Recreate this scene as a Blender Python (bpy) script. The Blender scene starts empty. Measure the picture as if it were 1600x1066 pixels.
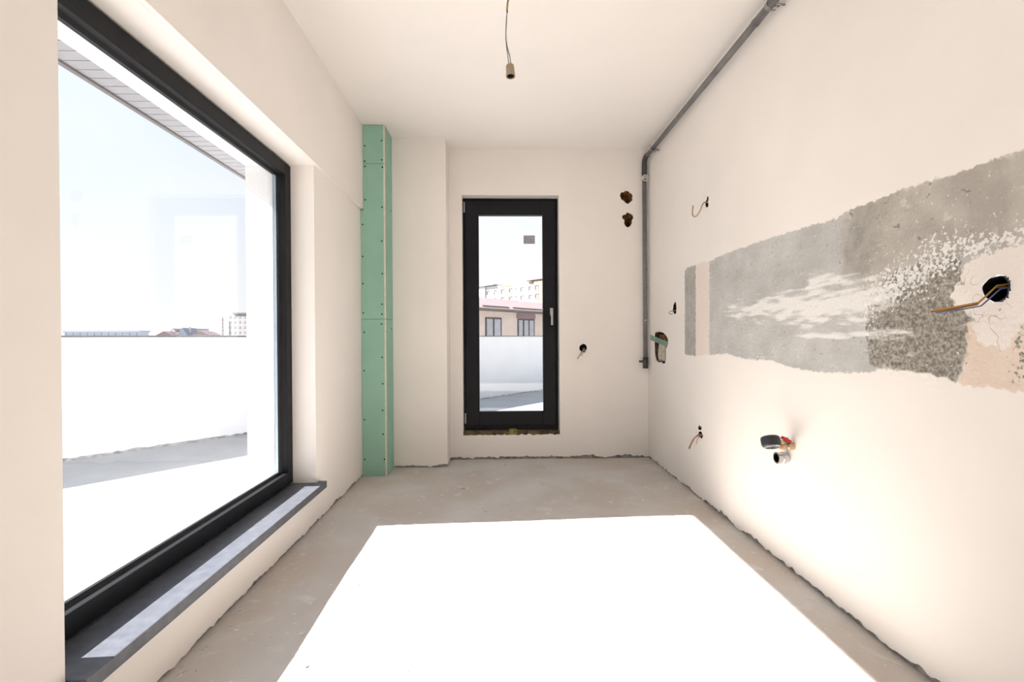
import bpy, bmesh, math, random
import numpy as np
from mathutils import Vector, Matrix, noise
from mathutils.geometry import tessellate_polygon

random.seed(7)
scene = bpy.context.scene
C = scene.collection

# ------------------------------------------------------------------ camera
cd = bpy.data.cameras.new('camera'); cam = bpy.data.objects.new('camera', cd); C.objects.link(cam)
cd.sensor_width = 36.0; cd.lens = 755.6 / 1600 * 36.0; cd.clip_start = 0.02; cd.clip_end = 2000
yaw, roll, pitch = 0.0273, 0.0054, -0.0064
fw = Vector((math.sin(yaw) * math.cos(pitch), math.cos(yaw) * math.cos(pitch), math.sin(pitch)))
rt = Vector((math.cos(yaw), -math.sin(yaw), 0)); up = rt.cross(fw)
r2 = rt * math.cos(roll) - up * math.sin(roll); u2 = up * math.cos(roll) + rt * math.sin(roll)
M4 = Matrix((r2, u2, -fw)).transposed().to_4x4(); M4.translation = Vector((0, 0, 1.041))
cam.matrix_world = M4
scene.camera = cam

# ------------------------------------------------------------------ sky, sun, exposure
world = bpy.data.worlds.new('world'); scene.world = world; world.use_nodes = True
nt = world.node_tree; nt.nodes.clear()
wo = nt.nodes.new('ShaderNodeOutputWorld'); bg = nt.nodes.new('ShaderNodeBackground')
tc = nt.nodes.new('ShaderNodeTexCoord'); sep = nt.nodes.new('ShaderNodeSeparateXYZ')
cr = nt.nodes.new('ShaderNodeValToRGB')
cr.color_ramp.elements[0].position = 0.0; cr.color_ramp.elements[0].color = (0.98, 0.985, 1.0, 1)
cr.color_ramp.elements[1].position = 0.9; cr.color_ramp.elements[1].color = (0.55, 0.73, 1.0, 1)
e = cr.color_ramp.elements.new(0.30); e.color = (0.82, 0.90, 1.0, 1)
cn = nt.nodes.new('ShaderNodeTexNoise'); cn.inputs['Scale'].default_value = 2.2; cn.inputs['Detail'].default_value = 5
cmr = nt.nodes.new('ShaderNodeMapRange'); cmr.inputs[1].default_value = 0.45; cmr.inputs[2].default_value = 0.75
cmr.inputs[3].default_value = 0.0; cmr.inputs[4].default_value = 0.6
mx = nt.nodes.new('ShaderNodeMix'); mx.data_type = 'RGBA'
mx.inputs[7].default_value = (0.98, 0.985, 1.0, 1)
nt.links.new(tc.outputs['Generated'], sep.inputs[0]); nt.links.new(sep.outputs[2], cr.inputs[0])
nt.links.new(tc.outputs['Generated'], cn.inputs['Vector']); nt.links.new(cn.outputs[0], cmr.inputs[0])
nt.links.new(cmr.outputs[0], mx.inputs[0]); nt.links.new(cr.outputs[0], mx.inputs[6])
nt.links.new(mx.outputs[2], bg.inputs[0]); bg.inputs[1].default_value = 0.98
nt.links.new(bg.outputs[0], wo.inputs[0])

sd = bpy.data.lights.new('sun', 'SUN'); sun = bpy.data.objects.new('sun', sd); C.objects.link(sun)
sd.energy = 27.0; sd.angle = math.radians(0.53); sd.color = (1.0, 0.97, 0.935)
sun.rotation_euler = Vector((1, 0.049, -0.75)).to_track_quat('-Z', 'Y').to_euler()
sun.location = (-8, 0, 7)

vs = scene.view_settings
vs.view_transform = 'Standard'; vs.look = 'None'; vs.exposure = 0.37; vs.gamma = 1.0; vs.use_curve_mapping = False

# ------------------------------------------------------------------ materials
def mat(name, col, rough=0.7, metal=0.0, var=0.0, vscale=6.0, col2=None, bump=0.0, bscale=40.0, spec=0.3, detail=6.0):
    m = bpy.data.materials.new(name); m.use_nodes = True
    n = m.node_tree; b = n.nodes['Principled BSDF']
    b.inputs['Roughness'].default_value = rough; b.inputs['Metallic'].default_value = metal
    b.inputs['Specular IOR Level'].default_value = spec
    co = n.nodes.new('ShaderNodeTexCoord')
    c = tuple(col) + (1,)
    c2 = tuple(col2) + (1,) if col2 else tuple(v * (1 - var) for v in col) + (1,)
    nz = n.nodes.new('ShaderNodeTexNoise'); nz.inputs['Scale'].default_value = vscale; nz.inputs['Detail'].default_value = detail
    n.links.new(co.outputs['Object'], nz.inputs['Vector'])
    mr = n.nodes.new('ShaderNodeMapRange'); mr.inputs[1].default_value = 0.35; mr.inputs[2].default_value = 0.68
    n.links.new(nz.outputs[0], mr.inputs[0])
    mi = n.nodes.new('ShaderNodeMix'); mi.data_type = 'RGBA'
    mi.inputs[6].default_value = c; mi.inputs[7].default_value = c2
    n.links.new(mr.outputs[0], mi.inputs[0]); n.links.new(mi.outputs[2], b.inputs['Base Color'])
    if bump > 0:
        bn = n.nodes.new('ShaderNodeTexNoise'); bn.inputs['Scale'].default_value = bscale; bn.inputs['Detail'].default_value = 5
        n.links.new(co.outputs['Object'], bn.inputs['Vector'])
        bp = n.nodes.new('ShaderNodeBump'); bp.inputs['Strength'].default_value = bump; bp.inputs['Distance'].default_value = 0.01
        n.links.new(bn.outputs[0], bp.inputs['Height']); n.links.new(bp.outputs[0], b.inputs['Normal'])
    return m

WALL = (0.915, 0.868, 0.822)
MT = {}
MT['wall'] = mat('plaster_white', WALL, 0.9, var=0.05, vscale=1.6, bump=0.05, bscale=60)
MT['ceil'] = mat('ceiling_white', (0.92, 0.878, 0.838), 0.9, var=0.03, vscale=1.2, bump=0.03, bscale=50)
MT['outer'] = mat('render_white', (0.72, 0.72, 0.725), 0.9, var=0.04, vscale=3, bump=0.25, bscale=160)
MT['mortar'] = mat('grey_mortar', (0.44, 0.42, 0.40), 0.95, col2=(0.20, 0.19, 0.18), vscale=22, bump=0.8, bscale=80)
MT['lining'] = mat('hole_lining', (0.10, 0.075, 0.05), 0.95, col2=(0.03, 0.022, 0.02), vscale=40, bump=0.8, bscale=90)
MT['clay'] = mat('broken_clay_block', (0.34, 0.17, 0.06), 0.95, col2=(0.09, 0.04, 0.02), vscale=24, bump=1.0, bscale=70)
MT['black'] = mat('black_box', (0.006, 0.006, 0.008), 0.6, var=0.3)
MT['frame'] = mat('anthracite_pvc', (0.0095, 0.010, 0.0125), 0.5, var=0.2, vscale=9, bump=0.04, bscale=200, spec=0.2)
MT['gasket'] = mat('rubber_gasket', (0.01, 0.01, 0.012), 0.6, var=0.2)
MT['spacer'] = mat('glass_spacer', (0.35, 0.42, 0.47), 0.35, metal=0.6, var=0.1)
MT['sill'] = mat('anthracite_sill', (0.070, 0.076, 0.094), 0.42, col2=(0.10, 0.106, 0.124), vscale=30, bump=0.06, bscale=220, spec=0.45)
MT['green'] = mat('green_plasterboard', (0.310, 0.535, 0.425), 0.85, col2=(0.340, 0.565, 0.455), vscale=7, bump=0.04, bscale=150, spec=0.1)
MT['core'] = mat('gypsum_core', (0.80, 0.72, 0.62), 0.9, var=0.12, vscale=40)
MT['screw'] = mat('black_screw', (0.02, 0.025, 0.022), 0.5, metal=0.5, var=0.2)
MT['pipe'] = mat('grey_pvc_pipe', (0.20, 0.19, 0.19), 0.5, col2=(0.15, 0.145, 0.15), vscale=12, spec=0.4)
MT['fitting'] = mat('dark_pvc_fitting', (0.075, 0.072, 0.075), 0.45, var=0.3, vscale=14)
MT['steel'] = mat('zinc_steel', (0.42, 0.41, 0.40), 0.35, metal=0.9, var=0.3, vscale=30)
MT['whiteplastic'] = mat('white_plastic', (0.72, 0.68, 0.62), 0.5, var=0.08)
MT['socket'] = mat('beige_ceramic', (0.40, 0.315, 0.215), 0.5, col2=(0.33, 0.26, 0.175), vscale=20)
MT['cable_grey'] = mat('grey_cable', (0.13, 0.12, 0.13), 0.5, var=0.3)
MT['cable_dark'] = mat('dark_cable', (0.04, 0.037, 0.04), 0.5, var=0.3)
MT['tape'] = mat('yellow_tape', (0.40, 0.30, 0.10), 0.6, var=0.2)
MT['brown'] = mat('brown_wire', (0.33, 0.12, 0.05), 0.5, var=0.2)
MT['yellow'] = mat('yellow_wire', (0.46, 0.27, 0.06), 0.5, var=0.2)
MT['blue'] = mat('blue_wire', (0.12, 0.17, 0.33), 0.5, var=0.2)
MT['beigewire'] = mat('beige_wire', (0.47, 0.36, 0.22), 0.5, var=0.2)
MT['pinkwire'] = mat('pink_wire', (0.45, 0.27, 0.25), 0.5, var=0.2)
MT['strap'] = mat('grey_green_strap', (0.22, 0.34, 0.29), 0.7, var=0.1)
MT['palepipe'] = mat('pale_conduit', (0.55, 0.49, 0.40), 0.6, var=0.3, vscale=30)
MT['brass'] = mat('brass', (0.60, 0.46, 0.30), 0.35, metal=0.6, var=0.2, vscale=40)
MT['red'] = mat('red_lever', (0.55, 0.03, 0.03), 0.4, var=0.1)
MT['orange'] = mat('orange_cap', (0.75, 0.30, 0.04), 0.45, var=0.2)
MT['gauge'] = mat('dark_grey_plastic', (0.045, 0.045, 0.055), 0.4, var=0.3)
MT['chrome'] = mat('chrome', (0.6, 0.6, 0.6), 0.2, metal=0.95, var=0.15, vscale=30)
MT['handle'] = mat('silver_handle', (0.55, 0.55, 0.56), 0.35, metal=0.3, var=0.1)
MT['foam'] = mat('mounting_foam', (0.17, 0.13, 0.065), 0.95, col2=(0.06, 0.05, 0.035), vscale=22, bump=1.0, bscale=70)
MT['foamy'] = mat('yellow_foam', (0.36, 0.30, 0.10), 0.95, var=0.5, vscale=40, bump=1.0, bscale=60)
MT['chip'] = mat('plaster_chip', (0.72, 0.67, 0.60), 0.95, var=0.2, vscale=30)
MT['terrace'] = mat('terrace_concrete', (0.41, 0.405, 0.40), 0.9, col2=(0.36, 0.355, 0.35), vscale=2.5, bump=0.2, bscale=30)
MT['soffit'] = mat('soffit_tile', (0.26, 0.26, 0.275), 0.8, var=0.15, vscale=8)
MT['fascia'] = mat('grey_fascia', (0.13, 0.12, 0.12), 0.7, var=0.15, vscale=8)
MT['ground'] = mat('city_ground', (0.42, 0.41, 0.38), 0.95, var=0.25, vscale=0.05)
MT['housewall'] = mat('pale_pink_render', (0.50, 0.42, 0.385), 0.9, var=0.08, vscale=2)
MT['roof'] = mat('rosy_roof_tiles', (0.155, 0.12, 0.125), 0.85, col2=(0.125, 0.098, 0.102), vscale=3)
MT['eavewood'] = mat('brown_eaves', (0.10, 0.065, 0.055), 0.8, var=0.3, vscale=5)
MT['darkframe'] = mat('dark_window_frame', (0.035, 0.03, 0.04), 0.5, var=0.2)
MT['winglass'] = mat('far_window_glass', (0.30, 0.32, 0.36), 0.08, var=0.2, spec=0.6)
MT['shutter'] = mat('mauve_shutter', (0.20, 0.13, 0.15), 0.7, var=0.2)
MT['aptwall'] = mat('white_block_render', (0.42, 0.41, 0.40), 0.9, var=0.06, vscale=0.4)
MT['aptpeach'] = mat('peach_block_render', (0.20, 0.155, 0.12), 0.9, var=0.05, vscale=0.4)
MT['aptwin'] = mat('block_window', (0.035, 0.034, 0.045), 0.5, var=0.2)
MT['bluegrey'] = mat('blue_grey_cladding', (0.34, 0.375, 0.45), 0.8, var=0.06, vscale=0.3)
MT['tower'] = mat('pale_tower_render', (0.23, 0.225, 0.235), 0.9, var=0.05, vscale=0.4)
MT['towerwin'] = mat('grey_tower_window', (0.17, 0.17, 0.185), 0.6, var=0.1)
MT['redroof'] = mat('dull_red_roof', (0.20, 0.15, 0.155), 0.9, var=0.15, vscale=0.6)
MT['metalblue'] = mat('blue_slate', (0.19, 0.215, 0.28), 0.7, var=0.15, vscale=0.6)
MT['sticker'] = mat('printed_sticker', (0.44, 0.44, 0.47), 0.7, col2=(0.24, 0.24, 0.27), vscale=90, detail=1)

def glass_mat():
    m = bpy.data.materials.new('clear_glass'); m.use_nodes = True
    n = m.node_tree; n.nodes.clear()
    o = n.nodes.new('ShaderNodeOutputMaterial'); mixs = n.nodes.new('ShaderNodeMixShader')
    t = n.nodes.new('ShaderNodeBsdfTransparent'); t.inputs[0].default_value = (0.955, 0.955, 0.958, 1)
    g = n.nodes.new('ShaderNodeBsdfGlossy'); g.inputs['Roughness'].default_value = 0.0
    lw = n.nodes.new('ShaderNodeLayerWeight'); lw.inputs['Blend'].default_value = 0.5      # Facing = 1 - |cos|
    pw = n.nodes.new('ShaderNodeMath'); pw.operation = 'POWER'; pw.inputs[1].default_value = 5.0
    ma = n.nodes.new('ShaderNodeMath'); ma.operation = 'MULTIPLY_ADD'; ma.inputs[1].default_value = 0.96; ma.inputs[2].default_value = 0.04
    n.links.new(lw.outputs['Facing'], pw.inputs[0]); n.links.new(pw.outputs[0], ma.inputs[0])
    n.links.new(ma.outputs[0], mixs.inputs[0]); n.links.new(t.outputs[0], mixs.inputs[1])
    n.links.new(g.outputs[0], mixs.inputs[2]); n.links.new(mixs.outputs[0], o.inputs[0])
    return m
MT['glass'] = glass_mat()

def floor_mat():
    m = bpy.data.materials.new('dusty_screed'); m.use_nodes = True
    n = m.node_tree; b = n.nodes['Principled BSDF']; L = n.links.new
    b.inputs['Roughness'].default_value = 0.85; b.inputs['Specular IOR Level'].default_value = 0.25
    co = n.nodes.new('ShaderNodeTexCoord')
    def nz(s, d=6, dist=0.0):
        x = n.nodes.new('ShaderNodeTexNoise'); x.inputs['Scale'].default_value = s; x.inputs['Detail'].default_value = d
        x.inputs['Distortion'].default_value = dist; L(co.outputs['Object'], x.inputs['Vector']); return x.outputs[0]
    def ramp(src, a, b_):
        r = n.nodes.new('ShaderNodeMapRange'); r.inputs[1].default_value = a; r.inputs[2].default_value = b_; L(src, r.inputs[0]); return r.outputs[0]
    def mixc(f, a, b_):
        x = n.nodes.new('ShaderNodeMix'); x.data_type = 'RGBA'; L(f, x.inputs[0])
        for s, v in ((6, a), (7, b_)):
            if isinstance(v, tuple): x.inputs[s].default_value = v + (1,)
            else: L(v, x.inputs[s])
        return x.outputs[2]
    c = mixc(ramp(nz(2.4, 7, 0.4), 0.36, 0.64), (0.585, 0.535, 0.49), (0.655, 0.635, 0.615))
    c = mixc(ramp(nz(1.1, 5), 0.52, 0.70), c, (0.60, 0.525, 0.465))
    c = mixc(ramp(nz(9, 8, 0.8), 0.60, 0.72), c, (0.70, 0.675, 0.645))
    c = mixc(ramp(nz(30, 3), 0.665, 0.72), c, (0.80, 0.775, 0.745))
    c = mixc(ramp(nz(27, 4, 1.0), 0.73, 0.78), c, (0.42, 0.38, 0.345))
    L(c, b.inputs['Base Color'])
    bp = n.nodes.new('ShaderNodeBump'); bp.inputs['Strength'].default_value = 0.25; bp.inputs['Distance'].default_value = 0.01
    L(nz(45, 6), bp.inputs['Height']); L(bp.outputs[0], b.inputs['Normal'])
    return m
MT['floor'] = floor_mat()

# ------------------------------------------------------------------ helpers
def link(name, me, m, parent=None, smooth=False):
    o = bpy.data.objects.new(name, me); C.objects.link(o)
    if m is not None and not me.materials: me.materials.append(MT[m] if isinstance(m, str) else m)
    if parent: o.parent = parent
    if smooth:
        for pl in me.polygons: pl.use_smooth = True
    return o
def tag(o, label, cat, group=None, kind=None):
    o['label'] = label; o['category'] = cat
    if group: o['group'] = group
    if kind: o['kind'] = kind
    return o
def thing(name, label, cat, loc=(0, 0, 0), group=None, kind=None, rotz=0.0):
    o = bpy.data.objects.new(name, None); C.objects.link(o); o.location = loc; o.rotation_euler = (0, 0, rotz)
    o.empty_display_size = 0.1
    bpy.context.view_layer.update()
    return tag(o, label, cat, group, kind)
def put(o, parent):            # keep world coordinates while parenting
    o.parent = parent
    o.matrix_parent_inverse = parent.matrix_world.inverted() if parent.parent is None else Matrix()
    return o
def bm_link(name, bm, m, parent=None, smooth=False, recalc=True):
    if recalc: bmesh.ops.recalc_face_normals(bm, faces=bm.faces)
    me = bpy.data.meshes.new(name); bm.to_mesh(me); bm.free()
    return link(name, me, m, parent, smooth)
def add_box(bm, x0, x1, y0, y1, z0, z1, bev=0.0):
    vs_ = [bm.verts.new((x, y, z)) for x in (x0, x1) for y in (y0, y1) for z in (z0, z1)]
    fs = [(0, 1, 3, 2), (4, 6, 7, 5), (0, 4, 5, 1), (2, 3, 7, 6), (0, 2, 6, 4), (1, 5, 7, 3)]
    ff = [bm.faces.new([vs_[i] for i in f]) for f in fs]
    if bev > 0:
        ed = list({e_ for f in ff for e_ in f.edges})
        bmesh.ops.bevel(bm, geom=ed, offset=bev, segments=2, affect='EDGES', profile=0.6)
def box(name, m, x0, x1, y0, y1, z0, z1, parent=None, bev=0.0):
    bm = bmesh.new(); add_box(bm, min(x0, x1), max(x0, x1), min(y0, y1), max(y0, y1), min(z0, z1), max(z0, z1), bev)
    return bm_link(name, bm, m, parent)
def add_tube(bm, pts, r, n=10, cap=True):
    pts = [Vector(p_) for p_ in pts]; rr = r if isinstance(r, (list, tuple)) else [r] * len(pts)
    t0 = (pts[1] - pts[0]).normalized(); a = t0.orthogonal().normalized(); rings = []
    for i, p_ in enumerate(pts):
        if i == 0: t = pts[1] - pts[0]
        elif i == len(pts) - 1: t = pts[-1] - pts[-2]
        else: t = (pts[i + 1] - p_).normalized() + (p_ - pts[i - 1]).normalized()
        t = t.normalized() if t.length > 1e-9 else t0
        a = (a - t * a.dot(t)); a = a.normalized() if a.length > 1e-6 else t.orthogonal().normalized()
        b = t.cross(a)
        rings.append([bm.verts.new(p_ + (a * math.cos(2 * math.pi * k / n) + b * math.sin(2 * math.pi * k / n)) * rr[i]) for k in range(n)])
    for i in range(len(rings) - 1):
        for k in range(n):
            bm.faces.new((rings[i][k], rings[i][(k + 1) % n], rings[i + 1][(k + 1) % n], rings[i + 1][k]))
    if cap: bm.faces.new(rings[0][::-1]); bm.faces.new(rings[-1])
def tube(name, m, pts, r, parent=None, n=10, cap=True):
    bm = bmesh.new(); add_tube(bm, pts, r, n, cap); return bm_link(name, bm, m, parent, True)
def spline(pts, k=6):
    P = [Vector(p_) for p_ in pts]; P = [P[0] * 2 - P[1]] + P + [P[-1] * 2 - P[-2]]; out = []
    for i in range(1, len(P) - 2):
        for j in range(k):
            t = j / k; a, b, c, d = P[i - 1:i + 3]
            out.append(0.5 * ((2 * b) + (c - a) * t + (2 * a - 5 * b + 4 * c - d) * t * t + (3 * b - a - 3 * c + d) * t ** 3))
    out.append(P[-2]); return out
def lathe(name, m, prof, origin, axis, parent=None, n=24, smooth=True):   # prof: list of (along, radius)
    ax = Vector(axis).normalized(); a = ax.orthogonal().normalized(); b = ax.cross(a); o = Vector(origin)
    bm = bmesh.new(); rings = []
    for s, r in prof:
        rings.append([bm.verts.new(o + ax * s + (a * math.cos(2 * math.pi * k / n) + b * math.sin(2 * math.pi * k / n)) * max(r, 1e-5)) for k in range(n)])
    for i in range(len(rings) - 1):
        for k in range(n): bm.faces.new((rings[i][k], rings[i][(k + 1) % n], rings[i + 1][(k + 1) % n], rings[i + 1][k]))
    bmesh.ops.remove_doubles(bm, verts=bm.verts, dist=2e-5)
    ob = bm_link(name, bm, m, parent, smooth)
    if smooth:
        md = ob.modifiers.new('edge', 'EDGE_SPLIT'); md.split_angle = math.radians(40)
    return ob
def slab_loops(bm, loops, place, t):      # extruded polygon with holes; place(u, v, d) -> world
    flat = [q for lp in loops for q in lp]
    tris = tessellate_polygon([[Vector((u, v, 0)) for u, v in lp] for lp in loops])
    F = [bm.verts.new(place(u, v, 0)) for u, v in flat]; B = [bm.verts.new(place(u, v, t)) for u, v in flat]
    for a, b, c in tris:
        for S in (F, B):
            try: bm.faces.new((S[a], S[b], S[c]))
            except ValueError: pass
    k = 0
    for lp in loops:
        n = len(lp)
        for i in range(n):
            a, b = k + i, k + (i + 1) % n
            try: bm.faces.new((F[a], F[b], B[b], B[a]))
            except ValueError: pass
        k += n
def slab(name, m, loops, place, t, parent=None):
    bm = bmesh.new(); slab_loops(bm, loops, place, t); return bm_link(name, bm, m, parent)
def ragged(u0, u1, base, amp, step, seed, rev=False):
    n = max(2, int(abs(u1 - u0) / step)); out = []
    for i in range(n + 1):
        u = u0 + (u1 - u0) * i / n
        a = noise.noise(Vector((u * 6, seed, 0))) * 0.6 + noise.noise(Vector((u * 28, seed + 5, 0))) * 0.45
        out.append((u, max(0.001, base + amp * a)))
    return out
def blob(cu, cv, ru, rv, seed, n=22, rough=0.25):
    out = []
    for i in range(n):
        a = 2 * math.pi * i / n
        k = 1 + rough * (noise.noise(Vector((math.cos(a) * 1.3, math.sin(a) * 1.3, seed))) * 1.3 + 0.5 * noise.noise(Vector((math.cos(a) * 4, math.sin(a) * 4, seed + 3))))
        out.append((cu + ru * k * math.cos(a), cv + rv * k * math.sin(a)))
    return out
def cup(name, m, loop, place, d0, d1, parent, shrink=0.85):       # rough-sided recess lining behind a hole
    bm = bmesh.new(); n = len(loop); cu = sum(q[0] for q in loop) / n; cv = sum(q[1] for q in loop) / n
    K = 4; rings = []
    for j in range(K + 1):
        f = j / K; s = 0.97 + (shrink - 0.97) * f * f
        rings.append([bm.verts.new(place(cu + (u - cu) * s * (1 + (0.10 * noise.noise(Vector((u * 60, v * 60, j))) if 0 < j else 0)), cv + (v - cv) * s, d0 + (d1 - d0) * f)) for u, v in loop])
    for j in range(K):
        for k in range(n): bm.faces.new((rings[j][k], rings[j][(k + 1) % n], rings[j + 1][(k + 1) % n], rings[j + 1][k]))
    c = bm.verts.new(place(cu, cv, d1 + 0.008))
    for k in range(n): bm.faces.new((rings[-1][k], rings[-1][(k + 1) % n], c))
    return bm_link(name, bm, m, parent)

# ------------------------------------------------------------------ room dimensions
XL, XLU, XR, D, H, YB = -1.034, -1.014, 1.286, 4.138, 2.65, -3.6
ZL = 2.02                                  # lintel height
place_L = lambda u, v, d: (XL - d, u, v)   # u = y
place_LU = lambda u, v, d: (XLU - d, u, v)
place_R = lambda u, v, d: (XR + d, u, v)
place_B = lambda u, v, d: (u, D + d, v)    # u = x
place_K = lambda u, v, d: (u, YB - d, v)

# ------------------------------------------------------------------ setting: floor, ceiling, walls
# floor: gently uneven screed
bm = bmesh.new(); nx, ny = 70, 150
gv = [[None] * (ny + 1) for _ in range(nx + 1)]
for i in range(nx + 1):
    for j in range(ny + 1):
        x = -1.20 + (XR + 0.17 + 1.20) * i / nx; y = YB - 0.15 + (D + 0.15 - YB + 0.15) * j / ny
        gv[i][j] = bm.verts.new((x, y, 0.004 * noise.noise(Vector((x * 1.6, y * 1.6, 2))) + 0.0015 * noise.noise(Vector((x * 9, y * 9, 4)))))
for i in range(nx):
    for j in range(ny): bm.faces.new((gv[i][j], gv[i + 1][j], gv[i + 1][j + 1], gv[i][j + 1]))
low = bmesh.ops.extrude_face_region(bm, geom=list(bm.faces))
for v in [g for g in low['geom'] if isinstance(g, bmesh.types.BMVert)]: v.co.z = -0.12
floor = tag(bm_link('floor', bm, 'floor', None, True), 'bare dusty beige-grey screed floor of the unfinished room', 'floor', kind='structure')
floor.modifiers.new('edge', 'EDGE_SPLIT').split_angle = math.radians(40)

tag(box('ceiling', 'ceil', -1.36, XR + 0.25, YB - 0.2, D + 0.34, H, H + 0.2), 'plain off-white plastered ceiling over the bare room', 'ceiling', kind='structure')

# left wall: lower part with the window notch, proud beam above, outer leaf with a smaller opening
WY0, WY1, WZ0 = 1.172, 2.753, 0.193
loopL = ragged(YB, D, 0.014, 0.034, 0.016, 1.0)
loopL += [(D, ZL), (YB, ZL)]
holeL = [(WY0, WZ0), (WY1, WZ0), (WY1, ZL - 0.001), (WY0, ZL - 0.001)]
VY0, VY1 = -2.75, -0.95                    # unseen window added behind the viewer to let in more light
holeL2 = [(VY0, WZ0), (VY1, WZ0), (VY1, ZL - 0.001), (VY0, ZL - 0.001)]
wall_left = tag(slab('wall_left', 'wall', [loopL, holeL, holeL2], place_L, 0.201), 'off-white plastered wall around the big window', 'wall', kind='structure')
slab('upper_beam', 'wall', [[(YB, ZL), (D, ZL), (D, H), (YB, H)]], place_LU, 0.221, wall_left)
slab('outer_leaf', 'outer', [[(YB - 0.2, -0.1), (D + 0.34, -0.1), (D + 0.34, H + 0.2), (YB - 0.2, H + 0.2)], [(1.215, 0.285), (2.690, 0.285), (2.690, 1.992), (1.215, 1.992)], [(VY0 + 0.045, 0.285), (VY1 - 0.062, 0.285), (VY1 - 0.062, 1.992), (VY0 + 0.045, 1.992)]],
     lambda u, v, d: (-1.235 - d, u, v), 0.147, wall_left)
box('mortar_strip', 'mortar', XL - 0.15, XL - 0.008, YB, D, -0.05, 0.05, wall_left)

# back wall with the door opening and ragged holes
DX0, DX1, DZ0, DZ1 = -0.308, 0.521, 0.212, 2.262
holeB1 = [(1.048, 2.262), (1.058, 2.288), (1.083, 2.290), (1.094, 2.302), (1.122, 2.298), (1.132, 2.285), (1.150, 2.276), (1.160, 2.252), (1.152, 2.238), (1.158, 2.222), (1.140, 2.205), (1.118, 2.188), (1.098, 2.196), (1.082, 2.214), (1.060, 2.226)]
holeB2 = [(1.066, 2.085), (1.082, 2.098), (1.098, 2.096), (1.106, 2.118), (1.130, 2.110), (1.156, 2.095), (1.164, 2.068), (1.150, 2.045), (1.150, 2.020), (1.136, 1.998), (1.116, 1.985), (1.096, 1.996), (1.084, 2.020), (1.086, 2.050), (1.070, 2.062)]
holeB3 = blob(0.724, 0.951, 0.034, 0.036, 3.1, rough=0.15)
dbot = [(DX0 + (DX1 - DX0) * i / 40, DZ0 - 0.004 + 0.016 * noise.noise(Vector((i * 0.8, 2, 9))) + 0.007 * noise.noise(Vector((i * 2.2, 5, 9)))) for i in range(41)]
holeD = dbot + [(DX1, DZ1), (DX0, DZ1)]
loopB = ragged(-1.24, XR + 0.2, 0.022, 0.036, 0.014, 7.0) + [(XR + 0.2, H), (-1.24, H)]
wall_back = tag(slab('wall_back', 'wall', [loopB, holeD, holeB1, holeB2, holeB3], place_B, 0.34), 'off-white plastered end wall with the narrow dark door', 'wall', kind='structure')
box('mortar_strip', 'mortar', -1.20, XR + 0.1, D + 0.010, D + 0.30, -0.05, 0.085, wall_back)
cup('broken_hole', 'clay', holeB1, place_B, 0.001, 0.10, wall_back, 0.8)['label'] = 'upper ragged hole in the plaster beside the pipe'
cup('broken_hole', 'clay', holeB2, place_B, 0.001, 0.10, wall_back, 0.8)['label'] = 'lower ragged hole in the plaster beside the pipe'
cup('socket_hole', 'black', holeB3, place_B, 0.0005, 0.06, wall_back, 0.95)['label'] = 'small black round hole with wires right of the door'

# pier in the far left corner
loopP = ragged(-1.20, -0.418, 0.018, 0.030, 0.012, 12.0) + [(-0.418, H), (-1.20, H)]
wall_pier = tag(slab('wall_pier', 'wall', [loopP], lambda u, v, d: (u, 3.904 + d, v), D - 3.904 + 0.02), 'white plastered pier between green boxing and dark door', 'pier', kind='structure')
box('mortar_strip', 'mortar', -1.20, -0.426, 3.914, D, -0.05, 0.06, wall_pier)

# right wall: holes, and a rectangular window for the stripped backsplash band
PY0, PY1, PZ0, PZ1 = 0.70, 3.42, 0.85, 1.58
hook_h = [(2.945, 1.905), (2.928, 1.898), (2.925, 1.882), (2.936, 1.868), (2.926, 1.850), (2.936, 1.836), (2.962, 1.842), (2.974, 1.862), (2.966, 1.882), (2.952, 1.890)]
h2 = blob(3.500, 1.252, 0.036, 0.040, 8.2, rough=0.3)
cav = [(3.955, 1.070), (3.930, 1.085), (3.890, 1.082), (3.850, 1.088), (3.800, 1.080), (3.750, 1.076), (3.690, 1.055), (3.648, 1.030), (3.640, 0.998), (3.662, 0.965), (3.690, 0.950), (3.690, 0.880), (3.712, 0.838), (3.755, 0.832), (3.800, 0.845), (3.860, 0.836), (3.915, 0.850), (3.945, 0.885), (3.958, 0.940), (3.962, 1.010)]
h4a = blob(3.062, 0.456, 0.026, 0.016, 4.4, rough=0.3); h4b = blob(3.055, 0.415, 0.036, 0.019, 5.9, rough=0.25)
loopR = ragged(YB, D + 0.0, 0.016, 0.046, 0.014, 21.0) + [(D, H), (YB, H)]
holeP = [(PY0, PZ0), (PY1, PZ0), (PY1, PZ1), (PY0, PZ1)]
wall_right = tag(slab('wall_right', 'wall', [loopR, holeP, hook_h, h2, cav, h4a, h4b], place_R, 0.22), 'long white plastered wall with a stripped grey cement band', 'wall', kind='structure')
box('mortar_strip', 'mortar', XR + 0.010, XR + 0.20, YB, D, -0.05, 0.07, wall_right)
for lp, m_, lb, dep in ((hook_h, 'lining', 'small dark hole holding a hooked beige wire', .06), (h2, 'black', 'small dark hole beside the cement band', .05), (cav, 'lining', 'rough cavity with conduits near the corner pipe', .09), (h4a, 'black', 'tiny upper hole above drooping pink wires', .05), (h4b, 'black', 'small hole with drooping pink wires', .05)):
    cup('wall_hole', m_, lp, place_R, 0.0005, dep, wall_right, 0.92)['label'] = lb

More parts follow.
